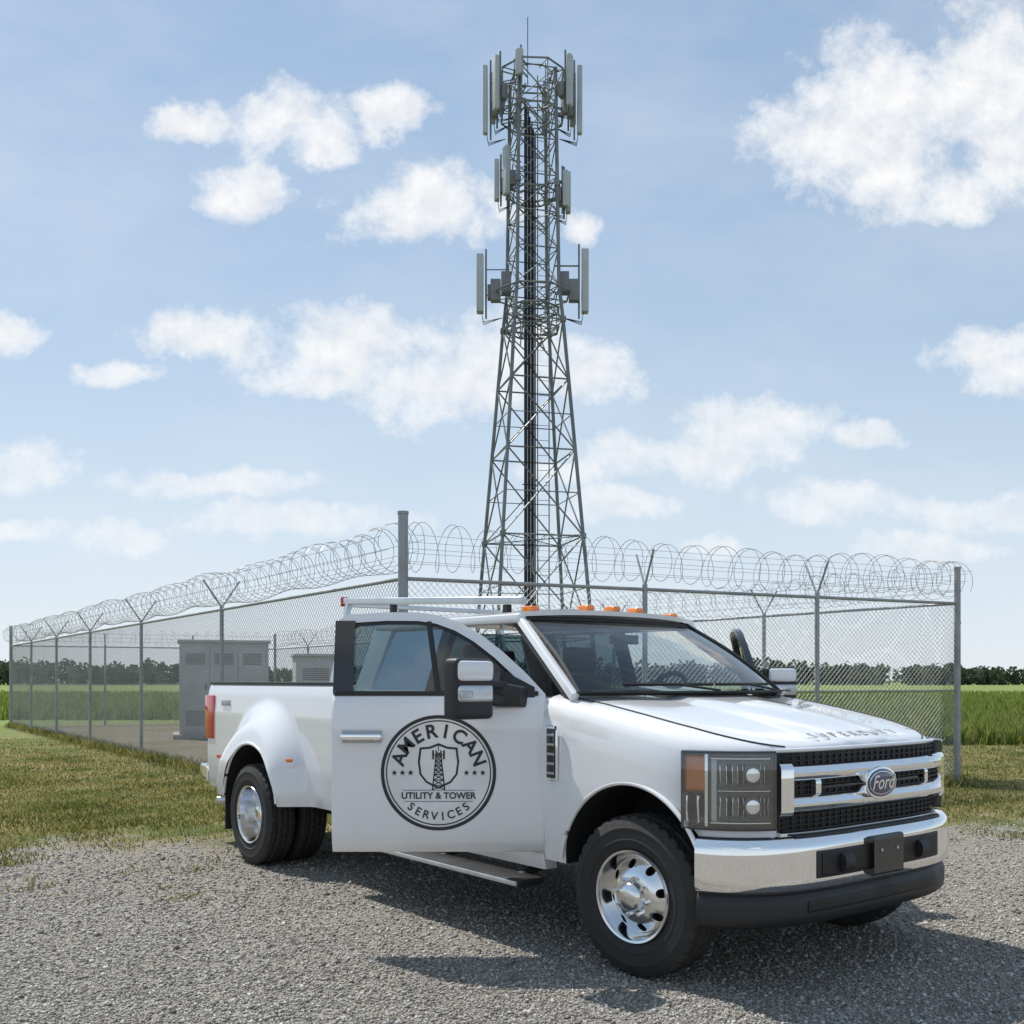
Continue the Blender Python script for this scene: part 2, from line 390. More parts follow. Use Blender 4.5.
for sg in (-1,1):
    bar('a_pillar',(-.50,sg*.905,1.40),(-1.20,sg*.745,1.885),.05,.052,M['paint'],bev=.016)
    bar('a_pillar_inner',(-.54,sg*.885,1.39),(-1.24,sg*.725,1.865),.045,.06,M['dash'],bev=.01)
    bar('roof_rail',(-1.15,sg*.755,1.875),(-2.86,sg*.755,1.885),.06,.06,M['paint'],bev=.02)
    bar('b_pillar',(-1.90,sg*.925,1.40),(-1.90,sg*.755,1.87),.05,.11,M['black'],side=(0,1,0),bev=.01)
    bar('c_pillar',(-2.78,sg*.92,1.40),(-2.74,sg*.75,1.87),.05,.24,M['paint'],bev=.02)
    grid('rear_side_glass',[[(-1.94,sg*.925,1.43),(-2.68,sg*.925,1.43)],[(-1.94,sg*.755,1.86),(-2.66,sg*.755,1.86)]],M['tint'],truck)
    def sidep(x0_,x1_,zl,name,mat=M['paint']):
        P=[];Q=[]
        for X in (x0_,x0_-.012,x1_+.012,x1_):
            e=.008 if X in (x0_,x1_) else 0
            r=[];q=[]
            for z in zl:
                y=interp(z,[(.44,.955),(.52,.97),(.66,.99),(.8,1.0),(1.15,1.0),(1.3,.99),(1.4,.965),(1.43,.94)])
                r.append((X,sg*(y-e),z)); q.append((X,sg*(y-.09),z))
            P.append(r);Q.append(q)
        return solidgrid(name,P,Q,mat,truck)
    zl=[.52,.56,.66,.8,1.0,1.15,1.3,1.36,1.4,1.43]
    sidep(-1.885,-2.865,zl,'rear_door')
    sidep(-.70,-1.88,[.44,.47,.5,.53],'rocker_panel')
    sidep(-1.885,-2.9,[.44,.46,.49,.512],'rocker_panel_rear')
    hy=sg*1.0
    box('rear_door_handle',-2.12,-1.93,min(hy,hy+sg*.045),max(hy,hy+sg*.045),1.17,1.21,M['chrome'],truck,bevel=.012)
    ry=sorted((sg*.94,sg*1.13)); box('running_board',-2.75,-.72,ry[0],ry[1],.355,.395,M['black'],truck,bevel=.012)
    ry=sorted((sg*1.126,sg*1.14)); box('running_board_trim',-2.74,-.73,ry[0],ry[1],.362,.388,M['silver'],truck,bevel=.004)
    for X in (-.9,-1.7,-2.5): bar('step_bracket',(X,sg*.6,.46),(X,sg*1.05,.365),.05,.03,M['black'],side=(1,0,0),bev=.004)
def roofz(t,q): return 1.885+.055*(1-abs(q)**2.6)*(sstep(-.1,.22,t)*.75+.25)*(1-.5*sstep(.8,1,t))
P=[];
for i in range(15):
    t=i/14; r=[]
    for j in range(25):
        q=-1+2*j/24; y=.765*q
        xf=wst(.74*q); X=lerp(xf+.01,-2.90,t)
        r.append((X,y,roofz(t,q)))
    P.append(r)
grid('roof',P,M['paint'],truck,thick=.03)
for y in (-.62,-.22,0,.22,.62):
    X=wst(y)-.10; zz=roofz(.06,y/.765)+.018
    box('marker_lamp',X-.05,X+.05,y-.034,y+.034,zz,zz+.042,M['amber'],truck,bevel=.016,bseg=3)
box('cab_rear_panel',-2.91,-2.86,-.93,.93,.55,1.43,M['paint'],truck,bevel=.01)
for sg in (-1,1): bar('cab_rear_post',(-2.885,sg*.83,1.40),(-2.88,sg*.68,1.89),.16,.04,M['paint'],bev=.01)
grid('rear_window',[[(-2.885,-.8,1.42),(-2.885,.8,1.42)],[(-2.885,-.66,1.87),(-2.885,.66,1.87)]],M['tint'],truck)
box('cab_floor',-2.85,-.71,-.90,.90,.50,.56,M['void'],truck,bevel=0)
box('firewall',-.74,-.70,-.9,.9,.5,1.38,M['void'],truck,bevel=0)
box('dashboard',-1.02,-.58,-.86,.86,1.12,1.40,M['dash'],truck,bevel=.06,bseg=4)
for sg in (-1,1):
    box('door_jamb',-.79,-.70,*sorted((sg*.97,sg*.90)),.53,1.40,M['paint'],truck,bevel=.01)
box('centre_console',-1.9,-1.0,-.16,.16,.56,.98,M['dash'],truck,bevel=.03)
for X,yy in ((-1.62,-.45),(-1.62,.45),(-2.55,-.42),(-2.55,.42)):
    box('seat_cushion',X-.27,X+.27,yy-.27,yy+.27,.72,.96,M['seat'],truck,bevel=.06,bseg=4)
    bar('seat_back',(X-.20,yy,.92),(X-.36,yy,1.52),.50,.15,M['seat'],bev=.05)
    bar('headrest',(X-.35,yy,1.56),(X-.38,yy,1.74),.27,.10,M['seat'],bev=.04)
tor=Buf(); cw=Vector((-1.10,.42,1.38)); ax=Vector((.85,0,-.5)).normalized(); u=Vector((0,1,0)); w=ax.cross(u)
tor.tube([cw+u*(.19*math.cos(a))+w*(.19*math.sin(a)) for a in np.linspace(0,2*math.pi,41)],.017,8)
for a in (0,2.2,4.1): tor.tube([cw,cw+u*(.19*math.cos(a))+w*(.19*math.sin(a))],.018,6)
tor.tube([cw,cw+ax*.25],.03,8); tor.make('steering_wheel',M['dash'],truck)
bar('rear_view_mirror',(-1.05,-.12,1.76),(-1.05,.12,1.76),.06,.03,M['gloss'],side=(0,0,1),bev=.01)

# doors
def make_door(sg,ang):
    E=empty('door' ,(HX-.005,sg*.955,0),0,truck); E.rotation_euler=(0,0,rad(ang)*(-sg))
    def pt(u,v,z): return (-u,sg*v,z)
    L=1.19
    def vo(z): return interp(z,[(.54,.012),(.60,.034),(.66,.045),(1.30,.045),(1.36,.036),(1.40,.02),(1.42,.0)])
    P=[];Q=[]
    us=[0,.012,.3,.6,.9,L-.012,L]; zs=[.54,.55,.60,.66,.8,1.0,1.2,1.30,1.34,1.37,1.40,1.42]
    for u in us:
        e=.010 if u in (0,L) else 0; r=[];q=[]
        for z in zs:
            ee=max(e,.008 if z in (.54,) else 0); r.append(pt(u,vo(z)-ee,z)); q.append(pt(u,-.06,z))
        P.append(r);Q.append(q)
    solidgrid('door_shell',P,Q,M['paint'],E)
    box_y=sorted((sg*-.075,sg*-.061)); box('door_inner_trim',-L+.05,-.06,box_y[0],box_y[1],.60,1.40,M['dash'],E,bevel=.005)
    outer=[(L,1.42),(L,1.60),(L-.003,1.78),(L-.02,1.84),(L-.07,1.872),(.9,1.885),(.72,1.884),(.60,1.868),(.48,1.825),(.36,1.755),(.24,1.66),(.12,1.55),(.05,1.475),(0.0,1.42)]
    inner=[(L-.06,1.42),(L-.06,1.60),(L-.06,1.76),(L-.075,1.80),(L-.11,1.825),(.9,1.836),(.72,1.835),(.62,1.82),(.51,1.78),(.40,1.715),(.285,1.625),(.19,1.535),(.13,1.475),(.09,1.42)]
    ln=lambda z:-(z-1.42)*.22
    def ring(name,A,B,v0,v1,mat):
        P=[[pt(a[0],ln(a[1])+v1,a[1]),pt((a[0]+b[0])/2,ln(a[1])+v1+.004,(a[1]+b[1])/2),pt(b[0],ln(b[1])+v1,b[1])] for a,b in zip(A,B)]
        Q=[[pt(a[0],ln(a[1])+v0,a[1]),pt((a[0]+b[0])/2,ln(a[1])+v0,(a[1]+b[1])/2),pt(b[0],ln(b[1])+v0,b[1])] for a,b in zip(A,B)]
        return solidgrid(name,P,Q,mat,E)
    ring('window_frame',outer,inner,-.045,.0,M['paint'] if sg<0 else M['gloss'])
    c=Vector((.65,1.55))
    in3=[(a[0]+(c.x-a[0])*.045,a[1]+(c.y-a[1])*.07 if a[1]>1.43 else a[1]) for a in inner]
    ring('window_seal',inner,in3,-.04,-.008,M['black'])
    grid('frame_trim',[[pt(L-.002,ln(z)+.007,z),pt(L-.115,ln(z)+.007,z)] for z in (1.425,1.6,1.80,1.835)],M['gloss'],E,thick=.003)
    cc=pt(.65,ln(1.6)-.02,1.6); V=[cc]+[pt(a[0],ln(a[1])-.02,a[1]) for a in inner]
    mk('door_glass',V,[(0,i,i+1) for i in range(1,len(inner))]+[(0,len(inner),1)],M['tint'],E)
    bar('window_divider',pt(.60,-.012,1.42),pt(.66,ln(1.83)-.012,1.83),.03,.03,M['black'],side=(1,0,0),bev=.004,par=E)
    bar('belt_moulding',pt(L-.01,.006,1.425),pt(.04,.006,1.425),.02,.026,M['black'],bev=.004,par=E)
    hb=sorted((sg*.046,sg*.056)); box('handle_cup',-1.13,-.91,hb[0],hb[1],1.150,1.220,M['emboss'],E,bevel=.004)
    hb=sorted((sg*.06,sg*.10)); box('door_handle',-1.135,-.905,hb[0],hb[1],1.168,1.202,M['chrome'],E,bevel=.013,bseg=3)
    mu,mv=(.42,.26) if sg<0 else (.30,.14)
    tri=[pt(.06,.02,1.40),pt(.27,.02,1.40),pt(.25,.0,1.56),pt(.06,.005,1.46)]
    tri2=[pt(.06,-.02,1.40),pt(.27,-.02,1.40),pt(.25,-.04,1.56),pt(.06,-.035,1.46)]
    mk('mirror_sail',tri+tri2,[(0,1,2,3),(4,5,6,7),(0,1,5,4),(1,2,6,5),(2,3,7,6),(3,0,4,7)],M['black'],E,bevel=.006)
    mk('mirror_mount',[pt(.10,.02,1.345),pt(.28,.02,1.345),pt(.28,.02,1.50),pt(.10,.02,1.46),pt(.14,.10,1.36),pt(.30,.12,1.36),pt(.30,.12,1.49),pt(.14,.10,1.46)],[(0,1,2,3),(4,5,6,7),(0,1,5,4),(1,2,6,5),(2,3,7,6),(3,0,4,7)],M['black'],E,bevel=.012,bseg=3)
    bar('mirror_arm',pt(.22,.08,1.39),pt(mu-.02,mv,1.41),.05,.035,M['black'],side=(0,0,1),bev=.012,par=E)
    bar('mirror_arm',pt(.22,.08,1.47),pt(mu-.02,mv,1.49),.04,.03,M['black'],side=(0,0,1),bev=.012,par=E)
    MH=empty('mirror_head',pt(mu,mv,1.455),0,E); MH.rotation_euler=(0,0,rad(sg*48 if sg<0 else 20))
    if sg>0: MH.scale=(.85,.85,.85)
    box('mirror_housing',-.06,.062,-.132,.132,-.165,.160,M['black'],MH,bevel=.035,bseg=4)
    box('mirror_cap',-.035,.074,-.122,.126,.035,.150,M['paint'],MH,bevel=.035,bseg=4)
    box('mirror_lower_cap',-.03,.072,-.120,.124,-.075,.020,M['silver'],MH,bevel=.028,bseg=4)
    ty=sorted((sg*.03,sg*.118)); box('mirror_signal',.0,.080,ty[0],ty[1],-.05,-.01,M['clear'],MH,bevel=.01)
    box('mirror_glass',-.066,-.058,-.105,.105,-.13,.135,M['chrome'],MH,bevel=.003)
    return E,pt
Dn,pt=make_door(-1,52)
Df,_=make_door(1,46)

# decal on near door
dc=(-.595,.985)
VY=-.045
def flat(name,pts,faces,mat,off):
    return mk(name,[(dc[0]+p[0],VY-off,dc[1]+p[1]) for p in pts],faces,mat,Dn,recalc=False)
def ringd(r0,r1,off=.0025,n=96,mat=M['decal'],name='decal_ring'):
    pts=[(r*math.cos(2*math.pi*k/n),r*math.sin(2*math.pi*k/n)) for r in (r0,r1) for k in range(n)]
    flat(name,pts,[(k,(k+1)%n,n+(k+1)%n,n+k) for k in range(n)],mat,off)
n=96; flat('decal_disc',[(0,0)]+[(.322*math.cos(2*math.pi*k/n),.322*math.sin(2*math.pi*k/n)) for k in range(n)],[(0,1+k,1+(k+1)%n) for k in range(n)],M['decalw'],.0012)
ringd(.301,.320); ringd(.285,.292)
def arc_text(s,r,size,a0,a1,top=True,bold=.003):
    for i,ch in enumerate(s):
        a=rad(lerp(a0,a1,i/(len(s)-1)))
        x=r*math.sin(a); z=r*math.cos(a)*(1 if top else -1)
        rotz=-a if top else a
        o=text(ch,size,(dc[0]+x,VY-.0035,dc[1]+z),(0,0,0),M['decal'],Dn,extr=.0003,bold=bold)
        o.rotation_euler=(Matrix.Rotation(rad(90),3,'X')@Matrix.Rotation(rotz,3,'Z')).to_euler()
arc_text('AMERICAN',.229,.106,-70,70,bold=.0026)
arc_text('SERVICES',.243,.063,-39,39,top=False,bold=.0010)
text('UTILITY & TOWER',.050,(dc[0],VY-.0035,dc[1]-.128),(rad(90),0,0),M['decal'],Dn,extr=.0003,bold=.0012)
flat('decal_rule',[(-.2,-.098),(.2,-.098),(.2,-.095),(-.2,-.095)],[(0,1,2,3)],M['decal'],.0025)
flat('decal_rule',[(-.19,-.160),(.19,-.160),(.19,-.157),(-.19,-.157)],[(0,1,2,3)],M['decal'],.0025)
shp=[(0,.165),(.05,.145),(.105,.14),(.115,.06),(.105,-.01),(.07,-.055),(0,-.09)]
shp=shp+[(-a,b) for a,b in reversed(shp[1:-1])]
k=len(shp); pts=shp+[(a*.90,(b-.03)*.90+.03) for a,b in shp]
flat('decal_shield',pts,[(i,(i+1)%k,k+(i+1)%k,k+i) for i in range(k)],M['decal'],.0025)
def dl(a,b,w=.006):
    a,b=Vector(a),Vector(b); d=(b-a).normalized(); p=Vector((-d.y,d.x))*w/2
    return [tuple(a+p),tuple(b+p),tuple(b-p),tuple(a-p)]
pts=[];fs=[]
def addl(a,b,w=.006):
    i=len(pts); pts.extend(dl(a,b,w)); fs.append((i,i+1,i+2,i+3))
hw=lambda z: interp(z,[(-.10,.034),(.06,.017),(.12,.013)])
for sgx in (-1,1): addl((sgx*.034,-.095),(sgx*.017,.06),.007); addl((sgx*.017,.06),(sgx*.013,.125),.007)
lv=[-.092,-.07,-.04,-.01,.015,.04,.065,.09,.11]
for a,b_ in zip(lv[:-1],lv[1:]): addl((-hw(a),a),(hw(b_),b_),.005); addl((hw(a),a),(-hw(b_),b_),.005); addl((-hw(b_),b_),(hw(b_),b_),.005)
for sgx in (-1,1):
    addl((sgx*.03,.075),(sgx*.03,.125),.01); addl((0,.1),(sgx*.03,.1),.004)
addl((0,.12),(0,.155),.004)
mk('decal_tower',[(dc[0]+p[0],VY-.0028-.00004*(i//4),dc[1]+p[1]) for i,p in enumerate(pts)],fs,M['decal'],Dn,recalc=False)
for sgx in (-1,1):
    for q in range(3):
        cx=sgx*(.155+.045*q); P_=[(cx,.0)]
        for t in range(10):
            r=.018 if t%2==0 else .0075; a=rad(90+36*t); P_.append((cx+r*math.cos(a),.0+r*math.sin(a)))
        flat('decal_star',P_,[(0,1+t,1+(t+1)%10) for t in range(10)],M['decal'],.0026)

# bed
XW=-4.16; XB0,XB1=-2.93,-5.56
def bedy(X,z):
    dx=(X-XW); rx=.70 if dx>0 else .92
    zz=(z-.46); r=math.hypot(dx/rx,zz/.88 if zz>0 else 0)
    m=1-sstep(.70,1.02,r)
    m*=1-.25*sstep(.3,.9,max(0,zz)/.86)
    base=interp(z,[(.5,.965),(.6,.985),(.8,1.0),(1.2,1.0),(1.38,.99),(1.44,.975),(1.46,.95)])
    return base+.225*m
for sg in (-1,1):
    P=[];Q=[]
    zs=[.52,.54]+list(np.linspace(.57,1.40,34))+[1.42,1.44,1.455,1.465]
    for X in np.linspace(XB0,XB1,96):
        e=.02*(1-sstep(0,.03,X-XB1))
        P.append([(X,sg*(bedy(X,z)-e),z+ .0) for z in zs]); Q.append([(X,sg*.89,z) for z in zs])
    o=solidgrid('bed_side',P,Q,M['paint'],truck,ang=30)
    c=[cyl('c',(XW,sg*1.0,.47),(0,1,0),.51,.9,M['void'],truck,n=72)]
    boolean(o,c,30)
    b=Buf(); b.tube([(XW+.515*math.cos(t),sg*1.195,.47+.515*math.sin(t)) for t in np.linspace(rad(8),rad(172),50)],.014,8); b.make('flare_lip',M['paint'],truck)
    ty=sorted((sg*.86,sg*1.0)); box('tail_lamp',XB1-.025,XB1+.19,ty[0]+(0 if sg>0 else -.008),ty[1]+(.008 if sg>0 else 0),.96,1.36,M['red'],truck,bevel=.012)
    box('reverse_lamp',XB1-.028,XB1+.03,ty[0]+.01,ty[1]-.01,1.12,1.19,M['clear'],truck,bevel=.006)
    bar('bed_rail_cap',(XB0-.01,sg*.925,1.472),(XB1+.01,sg*.925,1.472),.085,.022,M['black'],bev=.006)
    box('wheel_house',-4.75,-3.57,*sorted((sg*.55,sg*.90)),.55,1.02,M['void'],truck,bevel=.02)
    b=Buf(); b.tube([(-2.915,sg*.985,z) for z in np.linspace(.52,1.42,6)],.012,5); b.make('cab_gap',M['void'],truck)
    box('mud_flap',-4.74,-4.72,*sorted((sg*.72,sg*1.16)),.22,.62,M['black'],truck,bevel=.004)
    cyl('side_marker',(XW+.60,sg*1.13,.88),(0,1,0),.014,.05,M['amber'],truck,n=16)
    cyl('side_marker_rear',(XW-.66,sg*1.17,.84),(0,1,0),.014,.05,M['red'],truck,n=16)
    box('bed_emblem',-5.2,-5.02,*sorted((sg*.999,sg*1.006)),1.27,1.32,M['emboss'],truck,bevel=.002)
box('bed_floor',XB1+.03,-2.95,-.9,.9,.88,.93,M['black'],truck,bevel=0)
box('bed_front_wall',-2.99,-2.94,-.9,.9,.60,1.46,M['paint'],truck,bevel=.01)
box('tailgate',XB1-.015,XB1+.045,-.86,.86,.72,1.46,M['paint'],truck,bevel=.015)
box('rear_bumper',XB1-.20,XB1-.03,-.99,.99,.55,.72,M['chrome'],truck,bevel=.03,bseg=3)
box('bumper_step',XB1-.19,XB1+.03,-.9,.9,.715,.735,M['black'],truck,bevel=.005)
box('rear_valance',XB1-.02,XB1+.06,-.86,.86,.5,.72,M['void'],truck,bevel=.005)
box('frame_rail',XB1+.05,.45,-.50,-.42,.45,.60,M['void'],truck,bevel=0)
box('frame_rail',XB1+.05,.45,.42,.50,.45,.60,M['void'],truck,bevel=0)
box('fuel_tank',-3.4,-1.5,.1,.75,.38,.52,M['void'],truck,bevel=.03)
b=Buf(); b.tube([(-3.0,-.55,.42),(-4.8,-.6,.42),(-5.2,-.75,.42),(-5.35,-.98,.40)],.035,10); b.make('exhaust_pipe',M['silver'],truck)
cyl('rear_axle',(XW,0,.41),(0,1,0),.05,1.6,M['void'],truck,n=20); cyl('differential',(XW,0,.41),(0,1,0),.16,.25,M['void'],truck,n=24,bevel=.03)
cyl('front_axle',(0,0,.41),(0,1,0),.045,1.5,M['void'],truck,n=20); cyl('front_differential',(0,.2,.40),(0,1,0),.13,.22,M['void'],truck,n=24,bevel=.03)
box('engine_block',-.45,.45,-.38,.38,.5,.9,M['void'],truck,bevel=.03)
bar('rack_side_rail',(-1.18,-.72,1.985),(-3.42,-.72,2.115),.045,.05,M['silver'],bev=.008)
bar('rack_post',(-3.36,-.86,1.47),(-3.36,-.72,2.10),.04,.05,M['silver'],bev=.008)
for X,z in ((-1.35,1.97),(-2.7,2.05)): bar('rack_foot',(X,-.72,1.89),(X,-.72,z),.04,.05,M['black'],bev=.008)
bar('rack_crossbar',(-3.36,-.72,2.085),(-3.36,.72,2.085),.035,.035,M['silver'],side=(0,0,1),bev=.006)
bar('rack_post',(-3.36,.86,1.47),(-3.36,.72,2.10),.04,.05,M['silver'],bev=.008)
box('rack_end_lamp',-3.45,-3.422,-.75,-.69,2.075,2.15,M['red'],truck,bevel=.008)

# wheels
def lathe(name,prof_,mat,parent,n=96,ang=35,closed=True,mod=None):
    V=[];k=len(prof_)
    for i in range(n):
        t=2*math.pi*i/n
        for j,(y,r) in enumerate(prof_):
            rr=r if mod is None else mod(i,j,y,r)
            V.append((rr*math.cos(t),y,rr*math.sin(t)))
    F=[]
    for i in range(n):
        i2=(i+1)%n
        for j in range(k if closed else k-1):
            j2=(j+1)%k; F.append((i*k+j,i*k+j2,i2*k+j2,i2*k+j))
    return mk(name,V,F,mat,parent,smooth=True,ang=ang)
def wheel(name,X,Y,sg,kind,steer=0):
    E=empty(name,(X,Y,.41),rad(steer),truck)
    def mp(o):
        if sg<0:
            for v in o.data.vertices: v.co.y*=-1
            o.data.flip_normals()
        return o
    tr=[(-.095+.19*i/18) for i in range(19)]
    prof_=[(-.085,.222),(-.105,.24),(-.116,.275),(-.120,.315),(-.118,.35),(-.110,.38),(-.102,.394)]
    T0=len(prof_)
    prof_+=[(y,.4085-.9*abs(y)**2.2) for y in tr]
    T1=len(prof_)
    prof_+=[(.102,.394),(.110,.38),(.118,.35),(.1215,.345),(.1215,.337),(.1195,.335),(.120,.315),(.119,.290),(.1205,.287),(.1205,.279),(.116,.275),(.105,.24),(.085,.222)]
    def mod(i,j,y,r):
        if T0<=j<T1:
            q=j-T0
            if q in (4,5,9,13,14): return r-.012
            ph=(i+ (q%3))%6 if 5<q<13 else (i+ (1 if q<9 else 4))%6
            if ph==0 or (ph==1 and (q<3 or q>15)): return r-.009
        if j in (T0-1,T1) and (i%6) in (1,2): return r-.006
        return r
    mp(lathe('tyre',prof_,M['rubber'],E,n=216,ang=25,mod=mod))
    if kind=='front':
        fp=[(.100,.224),(.112,.236),(.119,.232),(.116,.220),(.098,.212),(.06,.204),(.045,.192),(.052,.178),(.078,.150),(.092,.125),(.098,.105),(.100,.082),(.128,.074),(.142,.066),(.150,.05),(.154,.03),(.155,.001)]
    else:
        fp=[(.100,.224),(.112,.236),(.119,.232),(.116,.220),(.09,.212),(-.02,.206),(-.05,.196),(-.062,.178),(-.060,.155),(-.050,.13),(-.045,.105),(-.04,.082),(.02,.074),(.04,.066),(.048,.05),(.05,.03),(.05,.001)]
    back=[(y-.02,max(.001,r-.004)) for y,r in reversed(fp)]
    rim=mp(lathe('rim',fp+back,M['alu'],E,n=96,ang=40))
    rr=.160; yc=.066 if kind=='front' else -.06
    cs=[]
    for a in range(8):
        t=2*math.pi*a/8+.2
        cs.append(cyl('c',(rr*math.cos(t),(-1 if sg<0 else 1)*yc,rr*math.sin(t)),(0,1,0),.023,.12,M['void'],E,n=20))
    bpy.context.view_layer.update()
    boolean(rim,cs,40)
    cyl('brake_drum',(0,(-1 if sg<0 else 1)*(yc-.06),0),(0,1,0),.19,.05,M['void'],E,n=40)
    for a in range(8):
        t=2*math.pi*a/8+.2+math.pi/8; q=.100 if kind=='front' else -.04
        cyl('lug_nut',(.095*math.cos(t),(-1 if sg<0 else 1)*(q+.012),.095*math.sin(t)),(0,1,0),.011,.03,M['chrome'],E,n=6)
    return E
wheel('front_wheel',0,-.87,-1,'front',5); wheel('front_wheel',0,.87,1,'front',5)
for sg in (-1,1):
    wheel('rear_wheel_outer',XW,sg*1.08,sg,'rear'); wheel('rear_wheel_inner',XW,sg*.80,sg,'rear')

# ------------------------------------------------------------ FENCE
A=Vector((-1.17,11.0)); Bc=Vector((6.35,14.6)); Cc=Vector((-16,32.7)); Dd=Vector((-8.4,36.3))
fence=empty('chain_link_fence')
HF=2.62
posts=Buf(); arms=Buf(); razor=Buf(); barb=Buf()
WV=[];WF=[]
def wiresegs(P0,P1,r,seg):
    P0=np.array(P0,float);P1=np.array(P1,float)
    for a,b in zip(P0,P1):
        L=np.linalg.norm(b-a); m=max(1,int(L/seg)); t=(b-a)/L; u=np.cross(t,[0,0,1.]); u/=np.linalg.norm(u); w=np.cross(u,t)
        base=wiresegs.c
        ts=np.linspace(0,1,m+1)[:,None]; c=a+(b-a)*ts
        ring=np.stack([c+r*(math.cos(q)*u+math.sin(q)*w) for q in (0,2.094,4.189)],1).reshape(-1,3)
        WV.append(ring); idx=np.arange(m)[:,None]*3
        for k in range(3):
            k2=(k+1)%3; WF.append(np.concatenate([base+idx+k,base+idx+k2,base+idx+3+k2,base+idx+3+k],1))
        wiresegs.c+=len(ring)
wiresegs.c=0
def side(p,q,plist,coil=True):
    d=(q-p); L=d.length; d=d/L; nrm=Vector((-d.y,d.x))
    def W(t,z,o=0): return (p.x+d.x*t+nrm.x*o,p.y+d.y*t+nrm.y*o,z)
    nn_=max(2,int(L/2)); 
    posts.tube([W(lerp(.05,L-.05,i/nn_),HF-.03) for i in range(nn_+1)],.022,8)
    posts.tube([W(.05,1.35),W(L-.05,1.35)],.012,6) if L<9 else None
    posts.tube([W(lerp(.05,L-.05,i/nn_),.06) for i in range(nn_+1)],.005,4)
    for t in plist:
        posts.tube([W(t,-.02),W(t,HF+.03)],.032,10)
        for z in (.5,1.1,1.7,2.2): posts.tube([W(t,z),W(t,z+.008)],.036,8)
        for s in (-1,1):
            arms.tube([W(t,HF+.0),W(t+s*.05,HF+.42,s*.27)],.014,5)
    for s in (-1,1):
        for f in (.35,.65,.97):
            m=int(L/.6); barb.tube([W(L*i/m,HF+.42*f-.01*math.sin(math.pi*((i*.6)%2.8)/2.8),s*.27*f) for i in range(m+1)],.0026,3,cap=False)
    sp=.074; m=int((L+HF)/sp); a0=[];a1=[]
    for i in range(m):
        t0=i*sp
        a=(t0,.05) if t0<=L else (L,.05+(t0-L)); b=(t0-(HF-.08),HF-.03) if t0-(HF-.08)>=0 else (0,.05+t0)
        if a[1]<HF-.05 and b[1]>.1:
            a0.append(W(a[0],a[1],.003)); a1.append(W(b[0],b[1],.003)); a0.append(W(L-a[0],a[1],-.003)); a1.append(W(L-b[0],b[1],-.003))
    wiresegs(a0,a1,.0025,.35)
    if coil:
        turns=L/.20; nn=int(turns*16); pts=[]; k1=0
        for i in range(nn+1):
            ph=2*math.pi*i/16; R=.25+.022*math.sin(i*.037+1)+.012*math.sin(i*.37)
            pts.append(W(L*i/nn+.07*math.sin(ph*.5+1)+.05*math.sin(i*.021),HF+.30+.02*math.sin(i*.013)+R*math.sin(ph),R*math.cos(ph)))
        razor.tube(pts,.0038,3,cap=False)
side(A,Cc,[5.9,10.6,15,18.9,22.6]); side(A,Bc,[3.07,5.75]); side(Bc,Dd,[3.6,7.6,11.7,15.8,19.9,23.3]); side(Cc,Dd,[2.8,5.6])
for P_,h,r in ((A,3.28,.055),(Bc,3.08,.045),(Cc,3.2,.05),(Dd,3.1,.045)):
    posts.tube([(P_.x,P_.y,-.02),(P_.x,P_.y,h)],r,14); posts.tube([(P_.x,P_.y,h),(P_.x,P_.y,h+.03)],r*1.12,14)
    for z in (.3,1.0,1.7,2.3): posts.tube([(P_.x,P_.y,z),(P_.x,P_.y,z+.03)],r*1.15,14)
posts.make('fence_posts',M['galv'],fence); arms.make('barb_arms',M['galv'],fence)
fast('chain_link_mesh',np.concatenate(WV),np.concatenate(WF),M['wire'],fence,smooth=True)
razor.make('razor_wire_coil',M['wire'],fence); barb.make('barbed_wire',M['wire'],fence)

# ------------------------------------------------------------ TOWER
tower=empty('cell_tower',(.41,20.5,0),rad(14))
tb=Buf(); thin=Buf(); cab=Buf(); ant=Buf(); boxes=Buf()
TZ=13.6
def hs(z): return .5*interp(z,[(0,2.24),(8.6,.98),(8.9,.86),(TZ,.74)])
lv=[0,2.3,4.3,6.0,7.4,8.6]+list(np.linspace(9.3,TZ,7))
cn=[(-1,-1),(1,-1),(1,1),(-1,1)]
for cx,cy in cn:
    tb.tube([(cx*hs(z),cy*hs(z),z) for z in lv],.036,8)
for i in range(len(lv)-1):
    a,b=lv[i],lv[i+1]; ra=.016 if a<8.5 else .012
    for k in range(4):
        p=cn[k];q=cn[(k+1)%4]
        pa=(p[0]*hs(a),p[1]*hs(a),a);qa=(q[0]*hs(a),q[1]*hs(a),a);pb=(p[0]*hs(b),p[1]*hs(b),b);qb=(q[0]*hs(b),q[1]*hs(b),b)
        thin.tube([pa,qb],ra,4); thin.tube([qa,pb],ra,4); thin.tube([pb,qb],ra*1.1,5)
        if a<7:
            c_=[(pa[j]+qa[j]+pb[j]+qb[j])/4 for j in range(3)]; m1=[(pa[j]+pb[j])/2 for j in range(3)]; m2=[(qa[j]+qb[j])/2 for j in range(3)]
            thin.tube([m1,c_],ra*.7,4); thin.tube([m2,c_],ra*.7,4)
    if i%3==1: thin.tube([(-hs(b),-hs(b),b),(hs(b),hs(b),b)],.012,4); thin.tube([(hs(b),-hs(b),b),(-hs(b),hs(b),b)],.012,4)
for k in range(7): cab.tube([(-.17+.035*k,-.05+.012*(k%2),z) for z in (0,4,8,TZ-.5-.12*k)],.018,6)
for s in (.10,.34): thin.tube([(s,-.02,0),(s,-.02,TZ)],.013,5)
for z in np.arange(.3,TZ,.3): thin.tube([(.10,-.02,z),(.34,-.02,z)],.007,4)
for z in np.arange(.6,TZ-.4,1.2): thin.tube([(-.22,-.03,z),(.1,-.03,z)],.014,4)
